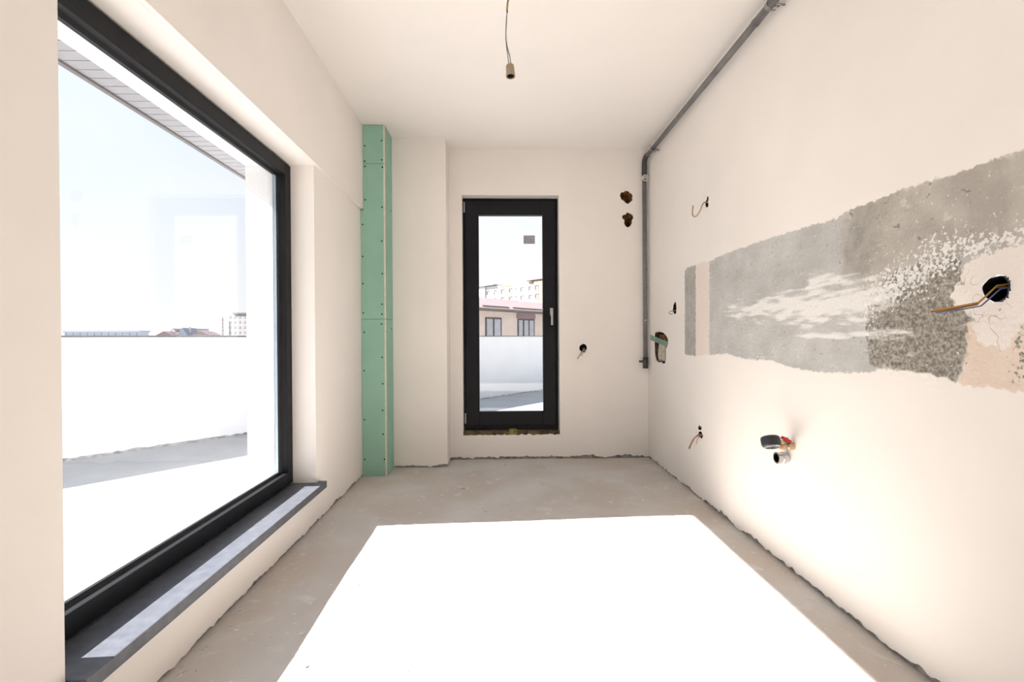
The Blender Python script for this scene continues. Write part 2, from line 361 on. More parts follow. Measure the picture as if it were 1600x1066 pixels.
# stripped backsplash band: one fine relief grid, flush with the wall at its rim
POLY = dict(
 rough=[(1.642,1.204),(1.531,1.247),(1.442,1.265),(1.304,1.25),(1.297,1.189),(1.34,1.153),(1.277,1.096),(1.264,1.056),(1.29,.998),(1.311,.93),(1.34,.904),(1.494,.931),(1.653,.946),(1.664,1.03),(1.653,1.113)],
 smear1=[(1.997,1.24),(1.966,1.282),(1.796,1.27),(1.698,1.249),(1.771,1.24),(1.966,1.235)],
 smear2=[(2.707,1.177),(2.569,1.202),(2.228,1.208),(1.982,1.224),(1.771,1.209),(1.631,1.203),(1.531,1.17),(1.59,1.143),(1.676,1.123),(1.906,1.101),(2.098,1.111),(2.289,1.143)],
 smear3=[(2.064,1.044),(1.906,1.053),(1.467,1.056),(1.467,1.041),(1.906,1.032)],
 speck=[(1.642,1.221),(1.531,1.263),(1.425,1.284),(1.297,1.262),(1.333,1.234),(1.425,1.19),(1.494,1.167),(1.664,1.114)],
 topw=[(1.433,1.292),(1.355,1.32),(1.179,1.29),(1.094,1.311),(.9,1.31),(.9,1.27),(1.094,1.278),(1.179,1.26),(1.304,1.263),(1.409,1.259)],
 holew=[(1.304,1.19),(1.297,1.229),(1.264,1.243),(1.15,1.248),(1.094,1.244),(1.06,1.2),(1.05,1.1),(1.094,1.087),(1.15,1.078),(1.202,1.019),(1.251,1.031),(1.27,1.095),(1.333,1.153)],
 beige=[(1.275,1.07),(1.251,1.05),(1.202,1.037),(1.15,1.078),(1.094,1.087),(1.07,1.0),(1.094,.902),(1.232,.895),(1.311,.913),(1.284,.991)],
 dark_cement=[(1.773,1.469),(1.631,1.50),(1.626,1.359),(1.631,1.261),(1.698,1.253),(1.771,1.28)],
 edge=[(1.154,1.049),(1.094,1.054),(1.03,1.0),(1.094,.941),(1.156,.954)],
 brown=[(1.777,1.60),(1.459,1.60),(.5,1.60),(.5,1.244),(1.094,1.244),(1.304,1.25),(1.531,1.247),(1.642,1.204),(1.698,1.253),(1.771,1.28)],
 pink=[(3.125,1.70),(2.915,1.70),(2.925,.80),(3.130,.80)],
 area=[(3.309,1.498),(3.27,1.512),(3.00,1.510),(2.90,1.500),(2.7,1.512),(2.4,1.508),(2.0,1.50),(1.80,1.487),(1.765,1.50),(1.70,1.503),(1.5,1.507),(1.3,1.495),(.5,1.495),(.5,.93),(1.10,.905),(1.30,.902),(1.40,.927),(1.60,.930),(1.66,.912),(1.9,.897),(2.1,.905),(2.25,.928),(2.5,.925),(2.7,.945),(2.95,.930),(3.14,.915),(3.312,.918)])
def sdf(P, Y, Z):
    d = np.full(Y.shape, 1e9); ins = np.zeros(Y.shape, bool); n = len(P)
    for i in range(n):
        x0, y0 = P[i]; x1, y1 = P[(i + 1) % n]; ex, ey = x1 - x0, y1 - y0
        t = np.clip(((Y - x0) * ex + (Z - y0) * ey) / (ex * ex + ey * ey + 1e-12), 0, 1)
        d = np.minimum(d, (Y - x0 - t * ex) ** 2 + (Z - y0 - t * ey) ** 2)
        c_ = ((y0 > Z) != (y1 > Z)) & (Y < (x1 - x0) * (Z - y0) / ((y1 - y0) if abs(y1 - y0) > 1e-9 else 1e-9) + x0)
        ins ^= c_
    return np.sqrt(d) * np.where(ins, 1, -1)
ys = np.concatenate([np.arange(PY0, 1.0, 0.01), np.arange(1.0, 1.9, 0.0045), np.arange(1.9, PY1, 0.007)]); ys = np.append(ys, PY1)
zs = np.linspace(PZ0, PZ1, 163)
GY, GZ = np.meshgrid(ys, zs, indexing='ij')
def fb(s1, s2, seed, oct_=4):
    out = np.empty(GY.shape); it = np.nditer([GY, GZ], flags=['multi_index'])
    f_ = noise.fractal
    for a, b in it: out[it.multi_index] = f_(Vector((float(a) * s1, float(b) * s2, seed)), 0.9, 2.1, oct_)
    return out
nA = fb(14, 14, 1.0); nB = fb(60, 60, 7.0, 3); nS = fb(9, 55, 13.0, 4)
sm = lambda x, w: np.clip(x / w + 0.5, 0, 1)
S_ = {k: sdf(v, GY, GZ) for k, v in POLY.items()}
m_area = sm(S_['area'] + 0.004 * nA, 0.040)
m_pink = sm(S_['pink'] + 0.006 * nS, 0.050)
m_rough = sm(S_['rough'] + 0.022 * nA, 0.070)
m_speck = sm(S_['speck'] * 0.5 + 0.012 * nA - 0.010, 0.080)
m_white = np.maximum.reduce([sm(S_['smear1'] + 0.014 * nS, 0.060), sm(S_['smear2'] * 0.7 + 0.026 * nS, 0.080), sm(S_['smear3'] + 0.008 * nS, 0.040)])
m_topw = sm(S_['topw'] * 0.6 + 0.012 * nA - 0.008, 0.080)
m_speck = np.maximum(m_speck, m_topw)
m_hole = sm(S_['holew'] + 0.012 + 0.012 * nA, 0.050)
m_beige = sm(S_['beige'] + 0.012 + 0.008 * nA, 0.050)
m_edge = sm(S_['edge'] * 0.6 - 0.004, 0.08)
m_brown = sm(S_['brown'] + 0.02 * nA, 0.06)
m_dark_cement = np.maximum(sm(S_['dark_cement'] + 0.02 * nA, 0.04) * 0.85, sm(np.minimum(GY - 3.12, 3.5 - GY) + 0.01 * nS, 0.02) * 0.6)  # darker grey cement: one patch and the far end strip
# relief towards the room (metres)
hgt = -0.002 * m_area * (1 - m_pink) + 0.0010 * m_area * nB + 0.0035 * m_rough * (0.3 + nB * 1.3) * (1 - m_hole) + 0.0010 * m_white * m_area + 0.0025 * m_hole * (1 + 0.5 * nA) + 0.002 * m_beige + 0.003 * m_edge * nB + 0.0012 * m_brown * m_area * nA
rim = np.minimum.reduce([GY - PY0, PY1 - GY, GZ - PZ0, PZ1 - GZ]); hgt *= np.clip(rim / 0.03, 0, 1)
HC = (1.214, 1.161)
rad = np.hypot(GY - HC[0], GZ - HC[1]); ang = np.arctan2(GZ - HC[1], GY - HC[0])
RH = 0.0335 * (1 + 0.05 * np.sin(3 * ang + 1) + 0.03 * np.sin(7 * ang))
n1, n2 = GY.shape
verts = np.stack([XR - hgt, GY, GZ], -1)
# snap the vertices nearest the hole onto its rim
near = np.abs(rad - RH) < 0.0032
sc = np.where(near, RH / np.maximum(rad, 1e-6), 1.0)
verts[..., 1] = HC[0] + (GY - HC[0]) * sc; verts[..., 2] = HC[1] + (GZ - HC[1]) * sc
idx = np.arange(n1 * n2).reshape(n1, n2)
quad = np.stack([idx[:-1, :-1], idx[:-1, 1:], idx[1:, 1:], idx[1:, :-1]], -1).reshape(-1, 4)
inside = (rad < RH - 0.0005).reshape(-1)
quad = quad[~inside[quad].any(1)]
me = bpy.data.meshes.new('cement_band'); me.from_pydata(verts.reshape(-1, 3).tolist(), [], quad.tolist()); me.update()
for nm, a in (('area', m_area), ('pink', m_pink), ('rough', m_rough), ('white', m_white), ('speck', m_speck), ('patch', m_hole), ('beige', m_beige), ('edge', m_edge), ('brown', m_brown), ('dark_cement', m_dark_cement)):
    at = me.attributes.new(nm, 'FLOAT', 'POINT'); at.data.foreach_set('value', a.reshape(-1).astype(np.float32))
def band_mat():
    m = bpy.data.materials.new('stripped_cement'); m.use_nodes = True
    n = m.node_tree; L = n.links.new; b = n.nodes['Principled BSDF']; b.inputs['Roughness'].default_value = 0.92; b.inputs['Specular IOR Level'].default_value = 0.15
    co = n.nodes.new('ShaderNodeTexCoord')
    def nz(s, d=6):
        x = n.nodes.new('ShaderNodeTexNoise'); x.inputs['Scale'].default_value = s; x.inputs['Detail'].default_value = d; L(co.outputs['Object'], x.inputs['Vector']); return x.outputs[0]
    def rp(src, a, b_):
        r = n.nodes.new('ShaderNodeMapRange'); r.inputs[1].default_value = a; r.inputs[2].default_value = b_; L(src, r.inputs[0]); return r.outputs[0]
    def at(nm):
        x = n.nodes.new('ShaderNodeAttribute'); x.attribute_name = nm; return x.outputs['Fac']
    def mul(a, b_):
        x = n.nodes.new('ShaderNodeMath'); x.operation = 'MULTIPLY'; L(a, x.inputs[0])
        if isinstance(b_, float): x.inputs[1].default_value = b_
        else: L(b_, x.inputs[1])
        return x.outputs[0]
    def mx_(f, a, b_):
        x = n.nodes.new('ShaderNodeMix'); x.data_type = 'RGBA'; L(f, x.inputs[0])
        for s, v in ((6, a), (7, b_)):
            if isinstance(v, tuple): x.inputs[s].default_value = v + (1,)
            else: L(v, x.inputs[s])
        return x.outputs[2]
    def stretched(s, sy, d):
        mp = n.nodes.new('ShaderNodeMapping'); mp.inputs['Scale'].default_value = (1, sy, 1); L(co.outputs['Object'], mp.inputs[0])
        x = n.nodes.new('ShaderNodeTexNoise'); x.inputs['Scale'].default_value = s; x.inputs['Detail'].default_value = d; L(mp.outputs[0], x.inputs['Vector']); return x.outputs[0]
    def cut(nm, src, k, soft=0.06):       # attribute field + k * noise, thresholded to a crisp ragged edge
        x = n.nodes.new('ShaderNodeMath'); x.operation = 'MULTIPLY_ADD'; L(src, x.inputs[0]); x.inputs[1].default_value = k; L(at(nm), x.inputs[2])
        return rp(x.outputs[0], 0.5 + 0.5 * k - soft, 0.5 + 0.5 * k + soft)
    wallc = mx_(rp(nz(1.6), 0.35, 0.68), WALL, tuple(v * 0.95 for v in WALL))
    g = mx_(rp(nz(6, 9), 0.38, 0.62), (0.59, 0.585, 0.57), (0.48, 0.475, 0.455))
    g = mx_(rp(stretched(30, 0.2, 6), 0.50, 0.70), g, (0.54, 0.535, 0.52))
    g = mx_(rp(nz(55, 4), 0.66, 0.70), g, (0.33, 0.325, 0.31))
    br = mx_(rp(nz(9, 9), 0.38, 0.62), (0.54, 0.51, 0.46), (0.43, 0.40, 0.355))
    br = mx_(rp(stretched(42, 0.6, 7), 0.645, 0.70), br, (0.27, 0.25, 0.22))
    br = mx_(rp(stretched(26, 0.5, 7), 0.62, 0.68), br, (0.62, 0.59, 0.54))
    g = mx_(at('brown'), g, br)
    g = mx_(at('dark_cement'), g, mx_(rp(nz(18, 6), 0.4, 0.62), (0.42, 0.40, 0.36), (0.33, 0.315, 0.285)))
    ro = mx_(rp(nz(110, 6), 0.40, 0.62), (0.43, 0.405, 0.355), (0.215, 0.20, 0.17))
    g = mx_(cut('rough', nz(60, 6), 0.9), g, ro)
    wh = (0.84, 0.825, 0.80)
    g = mx_(cut('white', stretched(60, 0.14, 9), 1.9, 0.22), g, wh)
    g = mx_(cut('speck', nz(95, 6), 2.6, 0.10), g, wh)
    g = mx_(cut('beige', nz(40, 6), 0.5), g, mx_(rp(nz(9, 6), 0.4, 0.65), (0.80, 0.69, 0.59), (0.76, 0.64, 0.54)))
    g = mx_(cut('edge', nz(70, 6), 2.2), g, ro)
    ridge = n.nodes.new('ShaderNodeMath'); ridge.operation = 'SUBTRACT'; L(nz(9, 3), ridge.inputs[0]); ridge.inputs[1].default_value = 0.5
    ab_ = n.nodes.new('ShaderNodeMath'); ab_.operation = 'ABSOLUTE'; L(ridge.outputs[0], ab_.inputs[0])
    crack = mul(rp(ab_.outputs[0], 0.006, 0.002), rp(nz(6, 2), 0.50, 0.56))
    g = mx_(cut('patch', nz(45, 6), 0.8), g, mx_(crack, (0.86, 0.80, 0.75), (0.50, 0.40, 0.31)))
    g = mx_(cut('pink', stretched(50, 0.6, 6), 0.7), g, (0.82, 0.74, 0.685))
    c = mx_(cut('area', nz(45, 8), 0.75, 0.07), wallc, g); L(c, b.inputs['Base Color'])
    bp = n.nodes.new('ShaderNodeBump'); bp.inputs['Distance'].default_value = 0.006; L(mul(at('area'), 0.5), bp.inputs['Strength'])
    L(nz(110, 6), bp.inputs['Height']); L(bp.outputs[0], b.inputs['Normal'])
    return m
band = link('cement_band', me, band_mat(), wall_right, True)
band['label'] = 'rough grey cement band stripped of plaster, with white smears'
rim_loop = [(HC[0] + 0.0335 * (1 + 0.05 * math.sin(3 * a + 1) + 0.03 * math.sin(7 * a)) * math.cos(a), HC[1] + 0.0335 * (1 + 0.05 * math.sin(3 * a + 1) + 0.03 * math.sin(7 * a)) * math.sin(a)) for a in [2 * math.pi * i / 36 for i in range(36)]]
cup('junction_box', 'black', rim_loop, place_R, -0.004, 0.055, wall_right, 0.97)['label'] = 'black round junction box in the cracked plaster'

# wall behind the camera
tag(slab('wall_near', 'wall', [[(-1.24, 0), (XR + 0.2, 0), (XR + 0.2, H), (-1.24, H)]], place_K, 0.2), 'plain white plastered wall behind the viewer', 'wall', kind='structure')

# ------------------------------------------------------------------ big window
FX0, FX1, GX = -1.163, -1.233, -1.207
FZ0, FZ1, FW = 0.236, 2.008, 0.068
def big_window(name, label, sill_label, WY0, WY1):
    FY0, FY1 = WY0 - 0.002, WY1
    win = thing(name, label, 'window', (FX0, (FY0 + FY1) / 2, FZ0), kind='structure')
    def wbox(name, m, *a, bev=0.003): return put(box(name, m, *a, bev=bev), win)
    wbox('frame_stile', 'frame', FX1, FX0, FY0, FY0 + FW, FZ0, FZ1)
    wbox('frame_stile', 'frame', FX1, FX0, FY1 - FW, FY1, FZ0, FZ1)
    wbox('frame_rail', 'frame', FX1, FX0, FY0 + FW, FY1 - FW, FZ0, FZ0 + FW)
    wbox('frame_rail', 'frame', FX1, FX0, FY0 + FW, FY1 - FW, FZ1 - FW, FZ1)
    def bead(a0, a1, vert, pos, sgn):       # sloped glazing bead in front of the pane
        h, d = 0.012, 0.018
        prof = [(GX + 0.004, 0), (GX + 0.004, h * sgn), (GX + 0.008, h * sgn), (GX + d, 0)]
        bm = bmesh.new(); R = []
        for a in (a0, a1):
            R.append([bm.verts.new((x, pos + q, a) if vert else (x, a, pos + q)) for x, q in prof])
        for k in range(4): bm.faces.new((R[0][k], R[0][(k + 1) % 4], R[1][(k + 1) % 4], R[1][k]))
        bm.faces.new(R[0][::-1]); bm.faces.new(R[1])
        put(bm_link('glazing_bead', bm, 'gasket'), win)
    bead(FY0 + FW, FY1 - FW, False, FZ0 + FW, 1); bead(FY0 + FW, FY1 - FW, False, FZ1 - FW, -1)
    bead(FZ0 + FW, FZ1 - FW, True, FY0 + FW, 1); bead(FZ0 + FW, FZ1 - FW, True, FY1 - FW, -1)
    wbox('pane', 'glass', GX - 0.003, GX + 0.003, FY0 + FW - 0.01, FY1 - FW + 0.01, FZ0 + FW - 0.01, FZ1 - FW + 0.01, bev=0)
    for a in ((FY0 + FW, FY0 + FW + 0.008), (FY1 - FW - 0.008, FY1 - FW)):
        wbox('spacer_bar', 'spacer', GX - 0.020, GX - 0.004, a[0], a[1], FZ0 + FW, FZ1 - FW, bev=0)
    sill = tag(box('window_sill', 'sill', -1.166, -0.986, WY0 + 0.001, WY1 - 0.001, WZ0, 0.2315, None, 0.004), sill_label, 'window sill', kind='structure')
    box('sill_nose', 'sill', XL + 0.0008, -0.986, WY1 - 0.0015, WY1 + 0.035, WZ0, 0.2315, sill, 0.004)
big_window('window_1', 'large fixed window in a black frame, left wall', 'long dark anthracite inner sill under the large window', WY0, WY1)
big_window('fill_window', 'large black-framed window added behind the viewer for more light', 'dark inner sill of the added window behind the viewer', VY0, VY1)  # added out of view, its sun and sky light fill the room

# ------------------------------------------------------------------ tall door
dr = thing('door_1', 'tall narrow black glazed door in the end wall', 'door', (0.106, D + 0.10, 0.236), kind='structure')
DF, DK = D + 0.085, D + 0.155           # sash face / frame back
def dbox(name, m, *a, bev=0.003, parent=None): return put(box(name, m, *a, bev=bev), parent or dr)
fx0, fx1, fz0, fz1 = DX0 + 0.002, DX1 - 0.002, 0.240, DZ1 - 0.004
dbox('frame_stile', 'frame', fx0, fx0 + 0.05, DF + 0.012, DK, fz0, fz1)
dbox('frame_stile', 'frame', fx1 - 0.05, fx1, DF + 0.012, DK, fz0, fz1)
dbox('frame_rail', 'frame', fx0 + 0.05, fx1 - 0.05, DF + 0.012, DK, fz0, fz0 + 0.06)
dbox('frame_rail', 'frame', fx0 + 0.05, fx1 - 0.05, DF + 0.012, DK, fz1 - 0.05, fz1)
sx0, sx1, sz0, sz1 = fx0 + 0.020, fx1 - 0.020, fz0 + 0.036, fz1 - 0.022
gx0, gx1, gz0, gz1 = -0.170, 0.387, 0.398, 2.112
dbox('sash_stile', 'frame', sx0, gx0, DF - 0.006, DF + 0.050, sz0, sz1, bev=0.005)
dbox('sash_stile', 'frame', gx1, sx1, DF - 0.006, DF + 0.050, sz0, sz1, bev=0.005)
dbox('sash_rail', 'frame', gx0, gx1, DF - 0.006, DF + 0.050, sz0, gz0, bev=0.005)
dbox('sash_rail', 'frame', gx0, gx1, DF - 0.006, DF + 0.050, gz1, sz1, bev=0.005)
pane = dbox('pane', 'glass', gx0 - 0.008, gx1 + 0.008, DF + 0.024, DF + 0.030, gz0 - 0.008, gz1 + 0.008, bev=0)
st = dbox('sticker', 'sticker', 0.222, 0.322, DF + 0.0215, DF + 0.0232, 1.866, 1.940, bev=0); st['label'] = 'small grey printed sticker on the glass'
for z in (sz0 + 0.02, sz1 - 0.10):
    put(tube('hinge', 'handle', [(sx0 - 0.008, DF - 0.004, z), (sx0 - 0.008, DF - 0.004, z + 0.09)], 0.006), dr)
hx = 0.462
hand = dbox('handle_plate', 'handle', hx - 0.014, hx + 0.014, DF - 0.016, DF - 0.006, 1.235, 1.300, bev=0.004)
put(tube('handle_lever', 'handle', spline([(hx, DF - 0.012, 1.272), (hx, DF - 0.038, 1.272), (hx, DF - 0.047, 1.262), (hx, DF - 0.047, 1.20), (hx, DF - 0.046, 1.150)], 5), [0.009] * 15 + [0.0095] * 6, n=12), dr)
# rough mortar ledge and foam left under the door frame
def lump_strip(name, m, x0, x1, y0, y1, z0, z1, seed, parent, nx=60, amp=0.008):
    bm = bmesh.new(); R = []
    for i in range(nx + 1):
        x = x0 + (x1 - x0) * i / nx
        a = amp * noise.noise(Vector((x * 22, seed, 0))) + amp * 0.6 * noise.noise(Vector((x * 70, seed, 2)))
        R.append([bm.verts.new(q) for q in ((x, y1, z0), (x, y0 + a, z0 + a * 0.2), (x, y0 + a * 1.4, (z0 + z1) / 2), (x, y0 + 0.008 - a, z1 + a), (x, y1, z1 + a * 0.6))])
    for i in range(nx):
        for k in range(5): bm.faces.new((R[i][k], R[i][(k + 1) % 5], R[i + 1][(k + 1) % 5], R[i + 1][k]))
    bm.faces.new(R[0]); bm.faces.new(R[-1][::-1])
    return bm_link(name, bm, m, parent)
lump_strip('mortar_ledge', 'foam', DX0 + 0.001, DX1 - 0.001, D + 0.016, D + 0.30, 0.185, 0.237, 3, wall_back)['label'] = 'rough brown mortar under the door frame'
lump_strip('foam_blob', 'foamy', 0.085, 0.155, D + 0.006, D + 0.10, 0.214, 0.246, 9, wall_back, 12, 0.014)['label'] = 'yellowish foam lump under the door'

# ------------------------------------------------------------------ green plasterboard boxing
gb = thing('plasterboard_boxing', 'tall green plasterboard boxing standing in the far left corner', 'boxing', (-0.94, 3.67, 0.0))
GY0 = 3.669
for z0, z1 in ((0.003, 1.186), (1.189, 2.354), (2.357, H - 0.004)):
    if z1 < 2.0 or z0 < 2.0:
        # board notched where the proud beam begins
        zt = min(z1, ZL - 0.012)
        L0 = [(XL + 0.002, z0), (-0.8615, z0), (-0.8615, z1)] + ([(XLU + 0.002, z1), (XLU + 0.002, zt), (XL + 0.002, zt)] if z1 > ZL else [(XL + 0.002, z1)])
    else:
        L0 = [(XLU + 0.002, z0), (-0.8615, z0), (-0.8615, z1), (XLU + 0.002, z1)]
    put(slab('front_board', 'green', [L0], lambda u, v, d: (u, GY0 + d, v), 0.0125), gb)
    s_ = put(box('side_board', 'green', -0.8606, -0.8475, GY0 + 0.0012, 3.902, z0, z1), gb)
    e_ = box('cut_edge', 'core', -0.8604, -0.8478, GY0 - 0.0006, GY0 + 0.0014, z0 + 0.001, z1 - 0.001); put(e_, gb); e_['label'] = 'cream gypsum cut edge of the side board'
def screw_at(x, z):
    bm = bmesh.new(); bmesh.ops.create_cone(bm, cap_ends=True, segments=10, radius1=0.0062, radius2=0.0052, depth=0.003)
    bmesh.ops.rotate(bm, verts=bm.verts, matrix=Matrix.Rotation(math.pi / 2, 3, 'X')); return bm
sme = None
gpx = [(-0.999, 2.49), (-0.872, 2.53), (-1.0, 2.375), (-0.872, 2.385), (-0.998, 2.335), (-0.868, 2.33), (-0.998, 2.085), (-0.872, 2.03), (-1.018, 1.90), (-0.876, 1.775), (-1.019, 1.66), (-0.875, 1.53), (-1.02, 1.455), (-0.878, 1.30), (-1.018, 1.235), (-0.879, 1.225), (-0.882, 1.15), (-1.012, 1.09), (-0.880, 0.90), (-1.015, 0.80), (-0.876, 0.70), (-0.878, 0.50), (-1.014, 0.43), (-0.876, 0.32), (-1.014, 0.13), (-0.868, 0.13)]
for x, z in gpx:
    if sme is None:
        bm = screw_at(0, 0); sme = bpy.data.meshes.new('screw'); bm.to_mesh(sme); bm.free(); sme.materials.append(MT['screw'])
    o = bpy.data.objects.new('screw', sme); C.objects.link(o); o.location = (x, GY0 - 0.0008, z); put(o, gb)
for y, z in ((3.85, 2.05), (3.84, 1.12)):
    o = bpy.data.objects.new('screw', sme); C.objects.link(o); o.location = (-0.8468, y, z); o.rotation_euler = (0, 0, math.pi / 2); put(o, gb)

# ------------------------------------------------------------------ grey drain pipe along the ceiling and down the corner
pr = 0.0185
px, pyv, pzh = 1.246, D - 0.045, 2.560
pp = thing('drain_pipe', 'grey plastic pipe running under the ceiling and down the corner', 'pipe', (px, pyv, 0.78))
put(tube('ceiling_run', 'pipe', [(px, YB + 0.002, pzh - 0.02), (px, 1.2, pzh - 0.012), (px, 2.30, pzh - 0.006)], pr, n=20), pp)
put(tube('ceiling_run', 'pipe', [(px, 2.30, pzh - 0.006), (px, pyv - 0.08, pzh)], pr * 0.94, n=20), pp)
put(tube('coupling_ring', 'pipe', [(px, 2.30, pzh - 0.006), (px, 2.318, pzh - 0.006)], pr * 1.10, n=20), pp)
put(tube('elbow', 'fitting', [(px, pyv - 0.085, pzh), (px, pyv - 0.05, pzh), (px, pyv - 0.025, pzh - 0.006), (px, pyv - 0.006, pzh - 0.025), (px, pyv, pzh - 0.05), (px, pyv, pzh - 0.14)], pr * 1.16, n=20), pp)
put(tube('drop_pipe', 'pipe', [(px, pyv, pzh - 0.13), (px + 0.004, pyv, 0.80)], pr, n=20), pp)
for z in (1.62, 1.455, 1.14):
    put(tube('coupling_ring', 'pipe', [(px + 0.003, pyv, z), (px + 0.003, pyv, z + 0.012)], pr * 1.06, n=20), pp)
put(tube('end_socket', 'fitting', [(px + 0.004, pyv, 0.775), (px + 0.004, pyv, 0.87)], pr * 1.2, n=20), pp)
put(tube('end_plug', 'fitting', [(px + 0.004, pyv, 0.835), (px - 0.052, pyv - 0.012, 0.835)], [pr * 0.55, pr * 0.5], n=14), pp)
def ring(name, m, c, ax, r, w, t, n=28):
    return lathe(name, m, [(-w / 2, r), (-w / 2, r + t), (w / 2, r + t), (w / 2, r), (-w / 2, r)], c, ax, None, n)
for y in (2.185, 3.86):
    cl = put(ring('pipe_clamp', 'steel', (px, y, pzh - 0.003), (0, 1, 0), pr * 0.98, 0.022, 0.004), pp)
    for dz in (1, -1):
        put_b = tube('clamp_bolt', 'steel', [(px - 0.024 * dz, y, pzh - 0.004 + 0.022 * dz), (px - 0.010 * dz - 0.012, y, pzh - 0.004 + 0.030 * dz)], 0.0035, None, 8); put_b.parent = cl
    b_ = tube('clamp_bolt', 'steel', [(px + 0.018, y - 0.006, pzh - 0.012), (XR - 0.001, y - 0.006, pzh - 0.014)], 0.004, None, 8); b_.parent = cl
    h_ = tube('clamp_bolt', 'steel', [(px + 0.006, y - 0.05, pzh - 0.035), (XR - 0.002, y - 0.05, pzh - 0.037)], [0.004, 0.004], None, 8); h_.parent = cl
wc = put(ring('pipe_clamp', 'whiteplastic', (px, pyv, 2.395), (0, 0, 1), pr * 1.02, 0.020, 0.005), pp); wc['label'] = 'white plastic pipe clip'
lp = tube('clip_loop', 'whiteplastic', [(px + 0.024 * math.cos(a), pyv - 0.027, 2.39 + 0.024 * math.sin(a)) for a in [2 * math.pi * i / 20 for i in range(21)]], 0.0045, None, 8); lp.parent = wc
put(ring('pipe_clamp', 'steel', (px + 0.003, pyv, 1.185), (0, 0, 1), pr * 1.0, 0.014, 0.003), pp)

# ------------------------------------------------------------------ hanging bulb socket
hs = thing('bulb_socket', 'small beige bulb socket hanging on two thin wires from ceiling', 'bulb socket', (0.055, 2.1, 2.17))
sax = Vector((0.05, -0.12, -1)).normalized(); top = Vector((0.055, 2.1, 2.222))
bd = put(lathe('socket_body', 'socket', [(0, 0.0), (0, 0.014), (0.004, 0.0175), (0.022, 0.0185), (0.044, 0.0195), (0.046, 0.0205), (0.052, 0.0205), (0.052, 0.0165), (0.030, 0.016), (0.030, 0.0)], top, sax), hs)
th = lathe('contact_shell', 'gauge', [(0.0305, 0.0), (0.0305, 0.0158), (0.050, 0.0158), (0.050, 0.0148), (0.034, 0.0148), (0.034, 0.0)], top, sax); put(th, hs)
put(tube('wire', 'cable_grey', spline([(0.050, 2.1, 2.222), (0.046, 2.1, 2.262), (0.041, 2.1, 2.30), (0.038, 2.1, 2.345), (0.040, 2.1, 2.41), (0.044, 2.1, 2.452)]), 0.0019, None, 8), hs)
put(tube('wire', 'cable_grey', spline([(0.059, 2.1, 2.222), (0.054, 2.1, 2.262), (0.044, 2.102, 2.30), (0.0385, 2.103, 2.345), (0.041, 2.103, 2.41), (0.044, 2.1, 2.452)]), 0.0019, None, 8), hs)
put(tube('cable', 'cable_dark', spline([(0.044, 2.1, 2.448), (0.0455, 2.1, 2.48), (0.051, 2.1, 2.52), (0.058, 2.1, 2.58), (0.060, 2.1, H - 0.001)]), 0.0032, None, 8), hs)
put(tube('tape_wrap', 'tape', [(0.0435, 2.1, 2.458), (0.0462, 2.1, 2.492)], 0.0042, None, 8), hs)

# ------------------------------------------------------------------ loose wires in the wall holes
def wires(name, label, sets, loc):
    t = thing(name, label, 'wires', loc)
    for m_, pts, r in sets: put(tube('wire', m_, pts if name == 'junction_wires' else spline(pts, 5), r, None, 8), t)
    return t
wires('hooked_wire', 'bent beige wire hooked out of a small hole high on wall', [('beigewire', [(1.335, 2.95, 1.872), (1.286, 2.957, 1.873), (1.262, 2.952, 1.860), (1.246, 2.965, 1.815), (1.233, 2.992, 1.793), (1.226, 3.022, 1.812), (1.226, 3.016, 1.868)], 0.0042)], (1.286, 2.957, 1.873))
wires('short_wire', 'tiny pink wire loop at the hole beside the cement band', [('pinkwire', [(1.33, 3.50, 1.238), (1.286, 3.516, 1.233), (1.258, 3.505, 1.230), (1.252, 3.526, 1.216), (1.268, 3.520, 1.208), (1.272, 3.512, 1.212)], 0.0028)], (1.286, 3.51, 1.233))
wires('drooping_wires', 'thin pink and beige wires drooping from low hole in white wall', [('pinkwire', [(1.34, 3.05, 0.418), (1.286, 3.060, 0.416), (1.256, 3.050, 0.407), (1.241, 3.072, 0.377), (1.231, 3.108, 0.318)], 0.0034), ('brown', [(1.34, 3.05, 0.41), (1.286, 3.058, 0.410), (1.254, 3.056, 0.397), (1.243, 3.082, 0.360), (1.236, 3.112, 0.312)], 0.0032), ('beigewire', [(1.34, 3.06, 0.41), (1.286, 3.052, 0.408), (1.262, 3.044, 0.390), (1.258, 3.048, 0.356)], 0.0026)], (1.286, 3.06, 0.41))
wires('junction_wires', 'brown, yellow and blue wires bent out of the black junction box', [
    ('yellow', [(1.335, 1.195, 1.150), (1.300, 1.202, 1.172), (1.284, 1.212, 1.169), (1.238, 1.214, 1.126), (1.212, 1.250, 1.117), (1.187, 1.288, 1.111)], 0.0022),
    ('brown', [(1.335, 1.200, 1.146), (1.300, 1.208, 1.166), (1.284, 1.217, 1.164), (1.238, 1.220, 1.121), (1.212, 1.256, 1.112), (1.185, 1.295, 1.106)], 0.0024),
    ('blue', [(1.335, 1.188, 1.142), (1.302, 1.198, 1.163), (1.286, 1.206, 1.160), (1.242, 1.212, 1.117), (1.216, 1.250, 1.108), (1.192, 1.288, 1.103)], 0.0019)], (1.286, 1.214, 1.165))
wires('dangling_wires', 'short pinkish wires dangling from the black hole beside door', [('pinkwire', [(0.735, D + 0.04, 0.95), (0.735, D, 0.944), (0.712, D - 0.03, 0.925), (0.690, D - 0.038, 0.892), (0.668, D - 0.04, 0.858)], 0.0045), ('beigewire', [(0.72, D + 0.04, 0.945), (0.742, D - 0.004, 0.935), (0.720, D - 0.025, 0.915), (0.704, D - 0.03, 0.886)], 0.0035)], (0.725, D, 0.94))

